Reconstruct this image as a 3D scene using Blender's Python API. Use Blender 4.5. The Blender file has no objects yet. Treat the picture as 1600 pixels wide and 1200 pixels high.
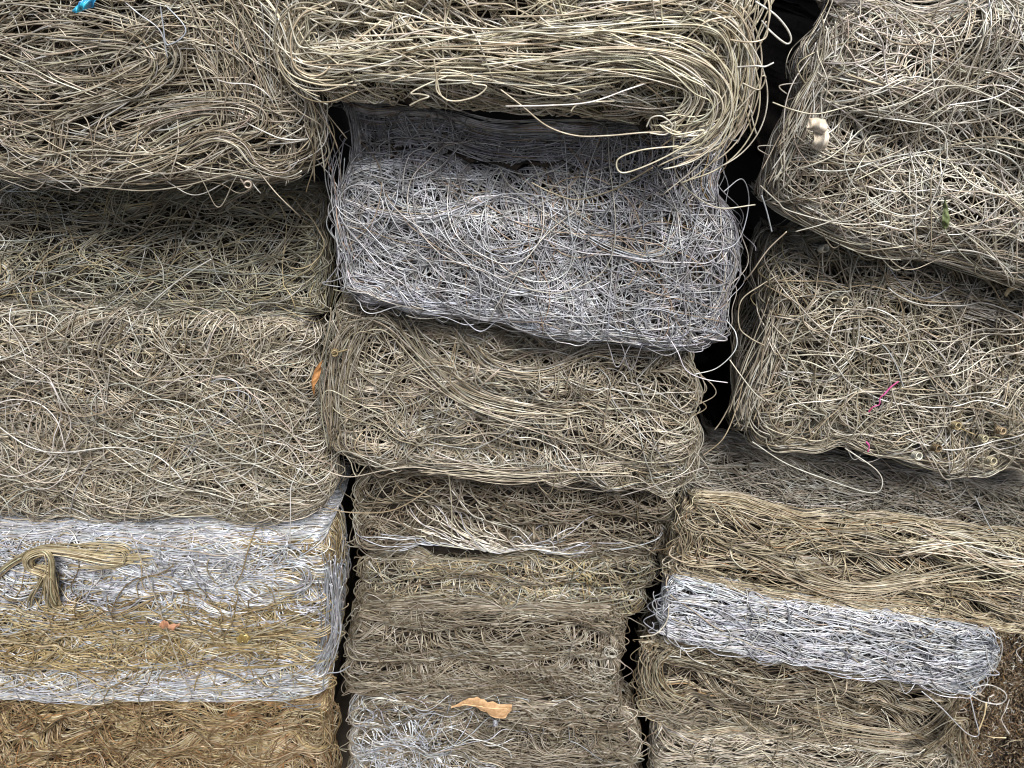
import bpy, math, random
import numpy as np
from mathutils import Vector, Matrix

random.seed(7)
RNG = np.random.default_rng(11)
S = bpy.context.scene
COL = S.collection
PI = math.pi

# ---------------------------------------------------------------- camera
FPX = 1155.0                       # focal length in pixels of the 1600 px wide photograph
CAM_LOC = Vector((0.0, -1.2, 2.35))
down = Vector((-0.079, -0.839, -0.545)).normalized()      # world down as seen by the camera
fw = Vector((0, 0, -1))
Yc = (fw - down * fw.dot(down)).normalized()
Zc = -down
Xc = Yc.cross(Zc)
R3 = Matrix((Xc, Yc, Zc))          # rows: world axes in camera space -> camera-to-world
cam_d = bpy.data.cameras.new('camera')
cam = bpy.data.objects.new('camera', cam_d)
COL.objects.link(cam)
cam.matrix_world = Matrix.Translation(CAM_LOC) @ R3.to_4x4()
cam_d.sensor_width = 36.0
cam_d.lens = 36.0 * FPX / 1600.0
cam_d.clip_start = 0.02
cam_d.clip_end = 500
S.camera = cam

# ---------------------------------------------------------------- light
SUN_EL, SUN_AZ = math.radians(54), math.radians(163)       # bright overcast, from above and behind the camera
world = bpy.data.worlds.new('World')
S.world = world
world.use_nodes = True
nt = world.node_tree
nt.nodes.clear()
sky = nt.nodes.new('ShaderNodeTexSky')
sky.sky_type = 'NISHITA'
sky.sun_disc = False
sky.sun_elevation = SUN_EL
sky.sun_rotation = SUN_AZ
sky.air_density = 1.0
sky.dust_density = 4.0
sky.ozone_density = 0.6
bg = nt.nodes.new('ShaderNodeBackground')
bg.inputs['Strength'].default_value = 0.07
wo = nt.nodes.new('ShaderNodeOutputWorld')
nt.links.new(sky.outputs[0], bg.inputs[0])
nt.links.new(bg.outputs[0], wo.inputs[0])
sun_d = bpy.data.lights.new('sun', 'SUN')
sun_d.energy = 3.3
sun_d.angle = math.radians(26)
sun_d.color = (1.0, 0.965, 0.91)
sun = bpy.data.objects.new('sun', sun_d)
COL.objects.link(sun)
sd = Vector((math.sin(SUN_AZ) * math.cos(SUN_EL), math.cos(SUN_AZ) * math.cos(SUN_EL), math.sin(SUN_EL)))
sun.rotation_euler = sd.to_track_quat('Z', 'Y').to_euler()
S.view_settings.view_transform = 'Standard'
S.view_settings.look = 'None'
S.view_settings.exposure = 0.5
S.view_settings.gamma = 1
S.view_settings.use_curve_mapping = False
S.cycles.filter_width = 1.15
S.cycles.max_bounces = 4
S.cycles.diffuse_bounces = 1
S.cycles.glossy_bounces = 2

# ---------------------------------------------------------------- helpers
def ray(px, py):
    d = Vector(((px - 800.0) / FPX, -(py - 600.0) / FPX, -1.0))
    return R3 @ d

def at(px, py, Y):
    """point of the upright plane y = Y that stands at this place of the photograph"""
    d = ray(px, py)
    t = (Y - CAM_LOC.y) / d.y
    return np.array(CAM_LOC + d * t)

def tag(o, label=None, cat=None, group=None, kind=None):
    if label: o['label'] = label
    if cat: o['category'] = cat
    if group: o['group'] = group
    if kind: o['kind'] = kind
    return o

def empty(name, loc):
    o = bpy.data.objects.new(name, None)
    o.empty_display_size = 0.1
    COL.objects.link(o)
    o.location = Vector(loc)
    return o

def link_mesh(name, me, mat, parent=None):
    o = bpy.data.objects.new(name, me)
    COL.objects.link(o)
    if mat: me.materials.append(mat)
    if parent is not None:
        o.parent = parent
        o.matrix_parent_inverse = Matrix.Translation(-parent.location)
    return o

def quads_mesh(name, V, F, cols=None, smooth=True):
    """V (n,3) float, F (m,4) int"""
    me = bpy.data.meshes.new(name)
    V = np.ascontiguousarray(V, dtype=np.float32)
    F = np.ascontiguousarray(F, dtype=np.int32)
    me.vertices.add(len(V)); me.vertices.foreach_set('co', V.ravel())
    me.loops.add(F.size); me.loops.foreach_set('vertex_index', F.ravel())
    me.polygons.add(len(F))
    me.polygons.foreach_set('loop_start', np.arange(len(F), dtype=np.int32) * 4)
    if cols is not None:
        a = me.color_attributes.new('wire_colour', 'FLOAT_COLOR', 'POINT')
        a.data.foreach_set('color', np.ascontiguousarray(cols, dtype=np.float32).ravel())
    me.update(calc_edges=True)
    if smooth: me.shade_smooth()
    return me

class Tubes:
    """collects wires (N,K,3) and builds one mesh"""
    def __init__(self): self.V, self.F, self.C, self.n = [], [], [], 0
    def add(self, P, rad, col, sides=3, ref=None):
        # P (N,K,3), rad (N,) , col (N,4)
        N, K, _ = P.shape
        T = np.empty_like(P)
        T[:, 1:-1] = P[:, 2:] - P[:, :-2]; T[:, 0] = P[:, 1] - P[:, 0]; T[:, -1] = P[:, -1] - P[:, -2]
        T /= np.linalg.norm(T, axis=2, keepdims=True) + 1e-9
        if ref is None: ref = np.array([0.03, -1, 0.05])
        rf = np.broadcast_to(np.asarray(ref), (N, 3)) + RNG.normal(0, 0.12, (N, 3))
        A = np.cross(T, rf[:, None, :])
        A /= np.linalg.norm(A, axis=2, keepdims=True) + 1e-6
        B = np.cross(A, T)
        ang = np.arange(sides) * 2 * PI / sides
        r = rad[:, None, None, None]
        ring = P[:, :, None, :] + r * (np.cos(ang)[None, None, :, None] * B[:, :, None, :] + np.sin(ang)[None, None, :, None] * A[:, :, None, :])
        idx = (np.arange(N * K * sides).reshape(N, K, sides)) + self.n
        a = idx[:, :-1, :]; b = np.roll(idx, -1, axis=2)[:, :-1, :]
        c = np.roll(idx, -1, axis=2)[:, 1:, :]; d = idx[:, 1:, :]
        F = np.stack([a, b, c, d], axis=-1).reshape(-1, 4)
        self.F.append(F)
        if sides == 4:
            self.F.append(idx[:, 0, ::-1].reshape(-1, 4)); self.F.append(idx[:, -1, :].reshape(-1, 4))
        self.V.append(ring.reshape(-1, 3).astype(np.float32))
        cc = np.repeat(col[:, None, :], K * sides, axis=1).astype(np.float32)
        self.C.append(cc.reshape(-1, 4))
        self.n += N * K * sides
    def mesh(self, name):
        return quads_mesh(name, np.concatenate(self.V), np.concatenate(self.F), np.concatenate(self.C))

# ---------------------------------------------------------------- materials
def new_mat(name):
    m = bpy.data.materials.new(name); m.use_nodes = True
    n = m.node_tree; n.nodes.clear()
    out = n.nodes.new('ShaderNodeOutputMaterial'); b = n.nodes.new('ShaderNodeBsdfPrincipled')
    n.links.new(b.outputs[0], out.inputs[0])
    return m, n, b

def wire_material():
    m, n, b = new_mat('weathered_wire')
    at_ = n.nodes.new('ShaderNodeAttribute'); at_.attribute_name = 'wire_colour'
    tc = n.nodes.new('ShaderNodeTexCoord')
    nz = n.nodes.new('ShaderNodeTexNoise'); nz.inputs['Scale'].default_value = 55; nz.inputs['Detail'].default_value = 3
    n.links.new(tc.outputs['Object'], nz.inputs['Vector'])
    rp = n.nodes.new('ShaderNodeValToRGB')
    rp.color_ramp.elements[0].position = 0.33; rp.color_ramp.elements[0].color = (0.55, 0.50, 0.44, 1)
    rp.color_ramp.elements[1].position = 0.6; rp.color_ramp.elements[1].color = (1, 1, 1, 1)
    n.links.new(nz.outputs[0], rp.inputs[0])
    mx = n.nodes.new('ShaderNodeMix'); mx.data_type = 'RGBA'; mx.blend_type = 'MULTIPLY'; mx.inputs[0].default_value = 0.75
    n.links.new(at_.outputs['Color'], mx.inputs[6]); n.links.new(rp.outputs[0], mx.inputs[7])
    n.links.new(mx.outputs[2], b.inputs['Base Color'])
    n.links.new(at_.outputs['Alpha'], b.inputs['Metallic'])
    mr = n.nodes.new('ShaderNodeMapRange'); mr.inputs[3].default_value = 0.52; mr.inputs[4].default_value = 0.30
    n.links.new(nz.outputs[0], mr.inputs[0]); n.links.new(mr.outputs[0], b.inputs['Roughness'])
    return m

def simple_mat(name, c0, c1, scale=20, rough=0.8, bump=0.0, metallic=0.0, sss=0.0):
    m, n, b = new_mat(name)
    tc = n.nodes.new('ShaderNodeTexCoord')
    nz = n.nodes.new('ShaderNodeTexNoise'); nz.inputs['Scale'].default_value = scale; nz.inputs['Detail'].default_value = 6
    nz.inputs['Roughness'].default_value = 0.65
    n.links.new(tc.outputs['Object'], nz.inputs['Vector'])
    rp = n.nodes.new('ShaderNodeValToRGB')
    rp.color_ramp.elements[0].position = 0.35; rp.color_ramp.elements[0].color = (*c0, 1)
    rp.color_ramp.elements[1].position = 0.68; rp.color_ramp.elements[1].color = (*c1, 1)
    n.links.new(nz.outputs[0], rp.inputs[0]); n.links.new(rp.outputs[0], b.inputs['Base Color'])
    b.inputs['Roughness'].default_value = rough; b.inputs['Metallic'].default_value = metallic
    if bump:
        bp = n.nodes.new('ShaderNodeBump'); bp.inputs['Strength'].default_value = bump; bp.inputs['Distance'].default_value = 0.004
        n.links.new(nz.outputs[0], bp.inputs['Height']); n.links.new(bp.outputs[0], b.inputs['Normal'])
    return m

M_WIRE = wire_material()
M_CORE = simple_mat('packed_core_shade', (0.020, 0.015, 0.011), (0.050, 0.038, 0.028), scale=70, rough=0.9, bump=0.8)  # near-black colour stands in for the shade deep between the wires

# palettes: (linear colour, metallic, weight)
PAL = {
 'umber': [((.40,.35,.28),.35,5), ((.32,.27,.20),.3,3), ((.52,.48,.41),.4,2.5), ((.20,.155,.105),.2,2), ((.62,.60,.56),.5,.4)],  # darkened tone puts the downward falloff into the lower bales' colour
 'tan':   [((.52,.47,.39),.4,5), ((.44,.39,.31),.35,3), ((.62,.59,.53),.5,3), ((.30,.25,.18),.2,1.5), ((.60,.50,.36),.3,.5), ((.68,.68,.68),.5,.6)],
 'warm':  [((.54,.47,.35),.35,5), ((.44,.37,.26),.3,3), ((.62,.57,.48),.45,3), ((.28,.21,.13),.2,1.2), ((.48,.31,.17),.2,.25)],
 'cream': [((.72,.66,.54),.4,5), ((.62,.55,.43),.35,3), ((.78,.75,.68),.5,3), ((.42,.35,.25),.2,1)],
 'olive': [((.40,.37,.29),.35,5), ((.34,.33,.28),.4,3), ((.48,.48,.46),.5,2.5), ((.46,.39,.24),.25,.8), ((.22,.19,.14),.2,1)],
 'blue':  [((.51,.53,.585),.55,6), ((.64,.66,.71),.6,3), ((.38,.39,.43),.5,3), ((.45,.35,.27),.25,.5), ((.60,.57,.53),.4,.7)],
 'white': [((.62,.66,.73),.55,6), ((.48,.52,.60),.55,4), ((.77,.80,.86),.55,3), ((.55,.48,.38),.3,.5)],
 'pale':  [((.64,.61,.555),.45,5), ((.55,.50,.43),.4,4), ((.76,.745,.72),.5,3), ((.40,.34,.26),.2,1)],
 'gold':  [((.52,.42,.25),.35,5), ((.43,.33,.17),.3,3), ((.62,.55,.41),.4,2.5), ((.28,.20,.11),.2,1.6)],
 'hank':  [((.52,.44,.29),.35,5), ((.40,.32,.19),.3,2.5), ((.64,.58,.44),.4,1.6)],
 'rust':  [((.43,.31,.18),.3,5), ((.27,.18,.10),.25,4), ((.58,.48,.34),.35,3), ((.44,.23,.10),.2,.9)],
 'grey':  [((.46,.43,.38),.4,5), ((.38,.35,.30),.35,3), ((.56,.55,.53),.45,2), ((.25,.21,.16),.2,1)],
}
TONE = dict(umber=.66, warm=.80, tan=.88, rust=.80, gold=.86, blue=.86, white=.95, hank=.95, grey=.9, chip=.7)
def pick(pal, n):
    L = PAL[pal]
    w = np.array([x[2] for x in L], float); w /= w.sum()
    k = RNG.choice(len(L), size=n, p=w)
    c = np.array([(*x[0], x[1]) for x in L])[k]
    f = np.clip(RNG.normal(1.02, 0.19, (n, 1)), 0.5, 1.45)
    c[:, :3] = np.clip(c[:, :3] * f * (1 + RNG.normal(0, 0.02, (n, 3))), 0.02, 0.9)
    c[:, 3] *= 0.7
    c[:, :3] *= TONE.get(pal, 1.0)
    if pal not in ('white', 'blue'): c[:, 0] *= 0.985; c[:, 2] *= 0.98
    return c

class Noise2:
    def __init__(self, scale, n=7):
        self.k = RNG.normal(0, 1, (n, 2)) * (2 * PI / scale) * 0.6
        self.p = RNG.uniform(0, 2 * PI, n); self.n = n
    def __call__(self, u, v):
        s = 0
        for i in range(self.n): s = s + np.sin(self.k[i, 0] * u + self.k[i, 1] * v + self.p[i])
        return s / math.sqrt(self.n / 2.0)

# ---------------------------------------------------------------- bale surface
class Bale:
    def __init__(self, quad, Y, dY=(0, 0, 0, 0), r=0.035, creases=(), lump=0.008, depth=0.62, corner=12, rad=.00098):
        self.rad = rad
        # quad: photo pixels TL, TR, BR, BL
        self.C = [at(px, py, Y + dY[i]) for i, (px, py) in enumerate(quad)]
        TL, TR, BR, BL = self.C
        self.W = 0.5 * (np.linalg.norm(TR - TL) + np.linalg.norm(BR - BL))
        self.H = 0.5 * (np.linalg.norm(TL - BL) + np.linalg.norm(TR - BR))
        ex = (TR - TL) + (BR - BL); ey = (TL - BL) + (TR - BR)
        self.ex = ex / np.linalg.norm(ex); self.ey = ey / np.linalg.norm(ey)
        n = np.cross(self.ex, self.ey); self.n = n / np.linalg.norm(n)      # towards the viewer (-Y)
        self.r = min(r, self.H * 0.28); self.creases = creases
        self.lump = lump; self.depth = depth; self.pc = corner
        self.N1, self.N2, self.N3 = Noise2(0.26), Noise2(0.11), Noise2(0.3)
        self.N4, self.N5 = Noise2(0.45), Noise2(0.45)
    def fold(self, a, half):
        r = self.r
        s = np.sign(a); e = np.abs(a) - (half - r)
        e = np.maximum(e, 0)
        ph = np.minimum(e / r, PI / 2)
        x = np.where(e > 0, (half - r) + r * np.sin(ph), np.abs(a)) * s
        back = r * (1 - np.cos(ph)) + np.maximum(e - r * PI / 2, 0)
        return x, back, ph, s
    def pos(self, u, v, d):
        x, bx, px, sx = self.fold(u, self.W / 2)
        y, by, py, sy = self.fold(v, self.H / 2)
        nx, ny = x / (self.W / 2), y / (self.H / 2)
        p = self.pc
        m = np.maximum(np.abs(nx), np.abs(ny)) + 1e-9
        f = m / (np.abs(nx) ** p + np.abs(ny) ** p + 1e-12) ** (1 / p)
        f = np.where(m > 0.5, f, 1.0)
        nx, ny = nx * f, ny * f
        s, t = (nx + 1) / 2, (1 - ny) / 2
        TL, TR, BR, BL = self.C
        s_, t_ = s[..., None], t[..., None]
        P = (TL * (1 - s_) + TR * s_) * (1 - t_) + (BL * (1 - s_) + BR * s_) * t_
        dd = d + self.lump * (self.N1(u, v) + 0.45 * self.N2(u, v))
        for (tc, amt, wd) in self.creases:
            w = 1.0 if amt < .032 else 0.25        # shallow creases wander, deep ledges run nearly straight
            wid = wd * (1.1 + .3 * w * self.N3(u * 1.7, 2 + tc)).clip(.6, 2)
            mod = (.95 + .35 * w * self.N1(u * 1.3, tc * 5)).clip(.3, 1.4)
            dd = dd + amt * mod * np.exp(-((t - tc - 0.045 * w * self.N3(u, tc * 3)) / wid) ** 2)
        N = (np.cos(px) * np.cos(py))[..., None] * self.n + (np.sin(px) * sx)[..., None] * self.ex + (np.sin(py) * sy)[..., None] * self.ey
        N = N / (np.linalg.norm(N, axis=-1, keepdims=True) + 1e-9)
        P = P + (self.lump * .6 * self.N4(u, v))[..., None] * self.ex + (self.lump * .6 * self.N5(u, v))[..., None] * self.ey
        return P - (bx + by)[..., None] * self.n - dd[..., None] * N
    def pt(self, px, py, lift=0.0):
        """point just over the bale's face at this place of the photograph"""
        c = sum(self.C) / 4
        d = np.array(ray(px, py)); o = np.array(CAM_LOC)
        t = np.dot(c + self.n * lift - o, self.n) / np.dot(d, self.n)
        return o + d * t

# ---------------------------------------------------------------- wire paths on the surface
def sim(B, N, K, L, ang0, angs, noise_amp, noise_scale, g, ks, ktau, turn, trad, eu, ev, edge=1.0, region=None, curl=.12):
    """paths (N,K) u, v, heading. L: length range; ang0: dominant direction; angs: spread of the first heading;
    g: pull to the field (1/m); ks: curvature noise; turn: hairpins per metre; trad: hairpin radius range"""
    U, V = B.W / 2 + eu, B.H / 2 + ev
    if region is None:
        u = RNG.uniform(-U, U, N); v = RNG.uniform(-V, V, N)
    else:
        a0, a1, b0, b1 = region
        u = RNG.uniform(a0 * B.W / 2, a1 * B.W / 2, N); v = RNG.uniform(b0 * B.H / 2, b1 * B.H / 2, N)
    F = Noise2(noise_scale)
    field = lambda u, v: ang0 + noise_amp * F(u, v)
    h = field(u, v) + RNG.normal(0, 1, N) * angs + (RNG.random(N) < 0.5) * PI
    ln = RNG.uniform(L[0], L[1], N)
    ds = ln / (K - 1)
    kap = RNG.normal(0, 1, N) * ks
    rem = np.zeros(N); sg = np.ones(N); tr = np.ones(N)
    follow = RNG.random(N) < edge
    UU = np.empty((N, K)); VV = np.empty((N, K)); HH = np.empty((N, K))
    mg = 0.012
    for k in range(K):
        UU[:, k], VV[:, k], HH[:, k] = u, v, h
        kap += -kap * ds / ktau + RNG.normal(0, 1, N) * ks * np.sqrt(2 * ds / ktau)
        dh = kap * ds + g * ds * 0.5 * np.sin(2 * (field(u, v) - h))
        start = (rem <= 0) & (RNG.random(N) < turn * ds)
        rem = np.where(start, np.where(RNG.random(N) < curl, RNG.uniform(1.5, 2.4, N), RNG.uniform(0.7, 1.15, N)) * PI, rem)
        sg = np.where(start, np.where(RNG.random(N) < 0.5, -1, 1), sg)
        tr = np.where(start, RNG.uniform(trad[0], trad[1], N), tr)
        on = rem > 0
        step = np.minimum(ds / tr, 1.1)
        dh = np.where(on, sg * step, dh); rem = rem - np.where(on, step, 0)
        # run along the rounded rim of the bale rather than over it
        nu = np.clip((np.abs(u) - (B.W / 2 - mg)) / 0.02, 0, 1) * follow
        nv = np.clip((np.abs(v) - (B.H / 2 - mg)) / 0.02, 0, 1) * follow
        dh = dh + nu * 45 * ds * 0.5 * np.sin(2 * (PI / 2 - h)) * (nv < 0.5)
        dh = dh + nv * 45 * ds * 0.5 * np.sin(2 * (0 - h))
        kink = RNG.random(N) < 1.6 * ds
        dh = dh + np.where(kink, RNG.normal(0, .75, N), 0)
        h = h + dh
        cu, cv = np.cos(h), np.sin(h)
        cu = np.where((np.abs(u) > U) & (cu * u > 0), -cu, cu)
        cv = np.where((np.abs(v) > V) & (cv * v > 0), -cv, cv)
        h = np.arctan2(cv, cu)
        u = u + cu * ds; v = v + cv * ds
    return UU, VV, HH, ds

def slow(N, K, amp, cyc=(0.5, 2.0)):
    t = np.linspace(0, 1, K)[None, :]
    s = 0
    for _ in range(3):
        s = s + np.sin(2 * PI * RNG.uniform(*cyc, (N, 1)) * t + RNG.uniform(0, 2 * PI, (N, 1)))
    return amp * s / 1.7

def jitter(N, K, amp):
    """small kinks of a hand-bent wire"""
    n = max(4, K // 5)
    c = RNG.normal(0, amp, (N, n))
    x = np.linspace(0, n - 1, K); i = np.minimum(x.astype(int), n - 2); f = x - i
    f = f * f * (3 - 2 * f)
    return c[:, i] * (1 - f) + c[:, i + 1] * f

RW = 0.00165
def lay(T, B, N, K, dr, pal, sides=3, rad=None, out=0.003, **kw):
    """N single wires at depths between dr[0] and dr[1] under the surface"""
    UU, VV, HH, ds = sim(B, N, K, **kw)
    d = RNG.uniform(dr[0], dr[1], (N, 1)) + slow(N, K, out)
    UU = UU + jitter(N, K, 0.0013); VV = VV + jitter(N, K, 0.0013)
    P = B.pos(UU, VV, d)
    T.add(P, (rad or B.rad) * RNG.uniform(0.82, 1.2, N), pick(pal, N), sides)

def bundle(T, B, NB, M, K, dr, pal, sides=3, spread=0.012, rad=None, out=0.004, **kw):
    """NB sheaves of M wires that run side by side and turn together"""
    UU, VV, HH, ds = sim(B, NB, K, **kw)
    for b in range(NB):
        m = max(3, int(M * RNG.uniform(0.5, 1.5)))
        o = RNG.normal(0, spread * 0.5, (m, 1)) + slow(m, K, spread * 0.16)
        a = RNG.uniform(0, 0.35, (m, 1)); e = RNG.uniform(0.6, 1.0, (m, 1))
        tt = (a + (e - a) * np.linspace(0, 1, K)[None, :]) * (K - 1)
        i = np.minimum(tt.astype(int), K - 2); f = tt - i
        # averaged heading keeps the sheaf's parallel wires from crossing in sharp turns
        u = UU[b][i] * (1 - f) + UU[b][i + 1] * f
        v = VV[b][i] * (1 - f) + VV[b][i + 1] * f
        cu = np.cos(HH[b]); cv = np.sin(HH[b])
        ker = np.array([1, 2, 3, 2, 1.0]); ker /= ker.sum()
        cu = np.convolve(np.pad(cu, 2, mode='edge'), ker, 'valid'); cv = np.convolve(np.pad(cv, 2, mode='edge'), ker, 'valid')
        nu = -(cv[i] * (1 - f) + cv[i + 1] * f); nv = cu[i] * (1 - f) + cu[i + 1] * f
        d0 = RNG.uniform(dr[0], dr[1])
        d = d0 + np.abs(RNG.normal(0, 0.005, (m, 1))) + slow(1, K, out) + slow(m, K, 0.0015)
        P = B.pos(u + nu * o, v + nv * o, d)
        T.add(P, (rad or B.rad) * RNG.uniform(0.85, 1.15, m), pick(pal, m), sides)

def spline(pts, K):
    P = np.array(pts, float)
    n = len(P)
    E = np.vstack([2 * P[0] - P[1], P, 2 * P[-1] - P[-2]])
    t = np.linspace(0, n - 1 - 1e-6, K); i = t.astype(int); f = (t - i)[:, None]
    p0, p1, p2, p3 = E[i], E[i + 1], E[i + 2], E[i + 3]
    return 0.5 * ((2 * p1) + (-p0 + p2) * f + (2 * p0 - 5 * p1 + 4 * p2 - p3) * f ** 2 + (-p0 + 3 * p1 - 3 * p2 + p3) * f ** 3)

def sheaf(T, B, pts, m, pal, spread=0.012, lift=0.004, K=48, thick=0.008, ragged=0.3, rad=None, sides=4, lifts=None, tidy=False):
    """a combed sheaf of m wires along a guide laid on the bale's face"""
    L = lifts if lifts else [lift] * len(pts)
    G = spline([B.pt(x, y, l) for (x, y), l in zip(pts, L)], 120)
    T0 = np.gradient(G, axis=0)
    side = np.cross(T0, B.n); side /= np.linalg.norm(side, axis=1, keepdims=True) + 1e-9
    ker = np.ones(9) / 9
    side = np.stack([np.convolve(np.pad(side[:, c], 4, mode='edge'), ker, 'valid') for c in range(3)], 1)
    a = RNG.uniform(0, ragged, (m, 1)); e = 1 - RNG.uniform(0, ragged, (m, 1))
    tt = (a + (e - a) * np.linspace(0, 1, K)[None, :]) * 119
    i = np.minimum(tt.astype(int), 118); f = (tt - i)[..., None]
    P = G[i] * (1 - f) + G[i + 1] * f
    Sd = side[i] * (1 - f) + side[i + 1] * f
    if tidy: w, dv, tk = 0.18, 0.0, 0.0012
    else: w, dv, tk = 0.55, 0.9, 0.003; thick = thick * 1.5; spread = spread * 1.25
    o = RNG.uniform(-1, 1, (m, 1)) * spread + slow(m, K, spread * w, (0.3, 1.3)) + dv * spread * RNG.normal(0, 1, (m, 1)) * (2 * np.linspace(0, 1, K)[None] - 1) ** 3
    dp = -RNG.uniform(0, thick, (m, 1)) * np.ones((1, K)) + slow(m, K, tk)
    P = P + Sd * o[..., None] + dp[..., None] * B.n
    T.add(P, (rad or B.rad) * RNG.uniform(0.85, 1.15, m), pick(pal, m), sides)

def strand(B, root, pts, pal='pale', rad=None, lift=0.006, lifts=None, label=None):
    """one loose wire of the bale: a part of its own"""
    L = lifts if lifts else [lift] * len(pts)
    G = spline([B.pt(x, y, l) for (x, y), l in zip(pts, L)], 14 * len(pts))
    T = Tubes()
    T.add(G[None], np.array([rad or B.rad * 1.08]), pick(pal, 1), 4, ref=B.n)
    T2 = T.mesh('loose_wire')
    o = link_mesh('loose_wire', T2, M_WIRE, root)
    if label: o['label'] = label
    return o

def core(B, root, deep=0.058):
    U, V = B.W / 2 + B.depth, B.H / 2 + B.depth
    def axis(h):
        r = B.r
        return np.concatenate([[-h - B.depth, -h - B.depth * .5, -h - .12], np.linspace(-h - 0.05, -h + r, 7), np.linspace(-h + r, h - r, 26)[1:-1],
                               np.linspace(h - r, h + 0.05, 7), [h + .12, h + B.depth * .5, h + B.depth]])
    au, av = axis(B.W / 2), axis(B.H / 2)
    gu, gv = np.meshgrid(au, av, indexing='ij')
    # outside both half sizes the two folds would add up: clamp the corner strips on to the side of the bale
    bu = np.maximum(np.abs(gu) - B.W / 2, 0); bv = np.maximum(np.abs(gv) - B.H / 2, 0)
    sc = np.where(bu + bv > B.depth, B.depth / (bu + bv + 1e-9), 1.0)
    gu = np.where(bu > 0, np.sign(gu) * (B.W / 2 + bu * sc), gu); gv = np.where(bv > 0, np.sign(gv) * (B.H / 2 + bv * sc), gv)
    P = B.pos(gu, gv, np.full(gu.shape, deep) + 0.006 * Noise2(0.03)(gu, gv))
    n, m = gu.shape
    idx = np.arange(n * m).reshape(n, m)
    F = np.stack([idx[:-1, :-1], idx[1:, :-1], idx[1:, 1:], idx[:-1, 1:]], -1).reshape(-1, 4)
    # the back
    F = np.vstack([F, [[idx[0, 0], idx[0, -1], idx[-1, -1], idx[-1, 0]]]])
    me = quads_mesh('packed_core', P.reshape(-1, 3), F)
    return link_mesh('packed_core', me, M_CORE, root)

def fray(T, B, n, pal):
    """wires that bow out over the rim and bridge the seams"""
    K = 36
    t = np.linspace(0, 1, K)[None, :]
    side = RNG.choice(4, n, p=[.28, .28, .16, .28])[:, None]      # left, right, top, bottom
    ln = RNG.uniform(.04, .17, (n, 1)) * RNG.choice([-1, 1], (n, 1))
    c = RNG.uniform(-1, 1, (n, 1))
    a = np.abs(RNG.normal(0, .014, (n, 1))) + .003
    ph = RNG.uniform(.55, 1.25, (n, 1))
    bow = a * np.sin(PI * t * ph) * (1 + .3 * np.sin(7 * t + c * 9)); fwd = RNG.normal(.004, .008, (n, 1)) * np.sin(PI * t)
    inn = RNG.uniform(.002, .03, (n, 1)) * (1 - np.sin(PI * t * ph).clip(0, 1))
    vert = side < 2
    U = np.where(vert, np.where(side == 0, -1, 1) * (B.W / 2 - inn), c * B.W / 2 + ln * (t - .5))
    V = np.where(vert, c * B.H / 2 + ln * (t - .5) * .8, np.where(side == 2, 1, -1) * (B.H / 2 - inn))
    P = B.pos(U + jitter(n, K, .0006), V + jitter(n, K, .0006), RNG.uniform(-.001, .02, (n, 1)) * np.ones((1, K)))
    sx = np.where(side == 0, -1, np.where(side == 1, 1, 0)); sy = np.where(side == 2, 1, np.where(side == 3, -1, 0))
    P = P + (sx * bow)[..., None] * B.ex + (sy * bow)[..., None] * B.ey + fwd[..., None] * B.n
    T.add(P, B.rad * RNG.uniform(.8, 1.1, n), pick(pal, n), 4)

def random_strands(B, root, n, pal, L=(0.10, 0.26), **kw):
    """wires that spring loose from the face"""
    a = dict(ang0=0.0, angs=1.0, noise_amp=0.5, noise_scale=0.2, g=2, ks=9, ktau=0.12, turn=1.0, trad=(.012, .04), eu=0.0, ev=-0.005, edge=0.3)
    a.update(kw)
    K = 40
    UU, VV, HH, ds = sim(B, n, K, L=L, **a)
    t = np.linspace(0, 1, K)[None, :]
    up = RNG.uniform(0.004, 0.022, (n, 1))
    d = 0.004 - up * np.sin(PI * np.clip(t * RNG.uniform(0.55, 1.1, (n, 1)), 0, 1)) ** 1.2
    P = B.pos(UU, VV, d)
    c = pick(pal, n)
    for i in range(n):
        T = Tubes(); T.add(P[i:i + 1], np.array([B.rad * RNG.uniform(0.9, 1.15)]), c[i:i + 1], 4, ref=B.n)
        link_mesh('loose_wire', T.mesh('loose_wire'), M_WIRE, root)

# ---------------------------------------------------------------- styles
A_FLAT = dict(L=(.2, .5), ang0=0, angs=.25, noise_amp=.22, noise_scale=.22, g=14, ks=7, ktau=.05, turn=.6, trad=(.010, .03), edge=.9)
A_LOOP = dict(L=(.2, .5), ang0=0, angs=1.6, noise_amp=0, noise_scale=.2, g=0, ks=13, ktau=.14, turn=.5, trad=(.012, .045), edge=.9)
A_MIX  = dict(L=(.2, .5), ang0=0, angs=1.0, noise_amp=.5, noise_scale=.2, g=3, ks=11, ktau=.1, turn=.9, trad=(.01, .04), edge=.9)
A_STR  = dict(L=(.25, .6), ang0=0, angs=1.3, noise_amp=.3, noise_scale=.3, g=.5, ks=4, ktau=.2, turn=.3, trad=(.015, .05), edge=.8)
A_LONG = dict(L=(.35, .95), ang0=0, angs=1.4, noise_amp=0, noise_scale=.2, g=0, ks=8, ktau=.22, turn=.15, trad=(.02, .05), edge=.8)
B_FOLD = dict(L=(.3, .7), ang0=0, angs=.25, noise_amp=.35, noise_scale=.16, g=16, ks=7, ktau=.05, turn=2.6, trad=(.010, .028), edge=.9)

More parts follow.
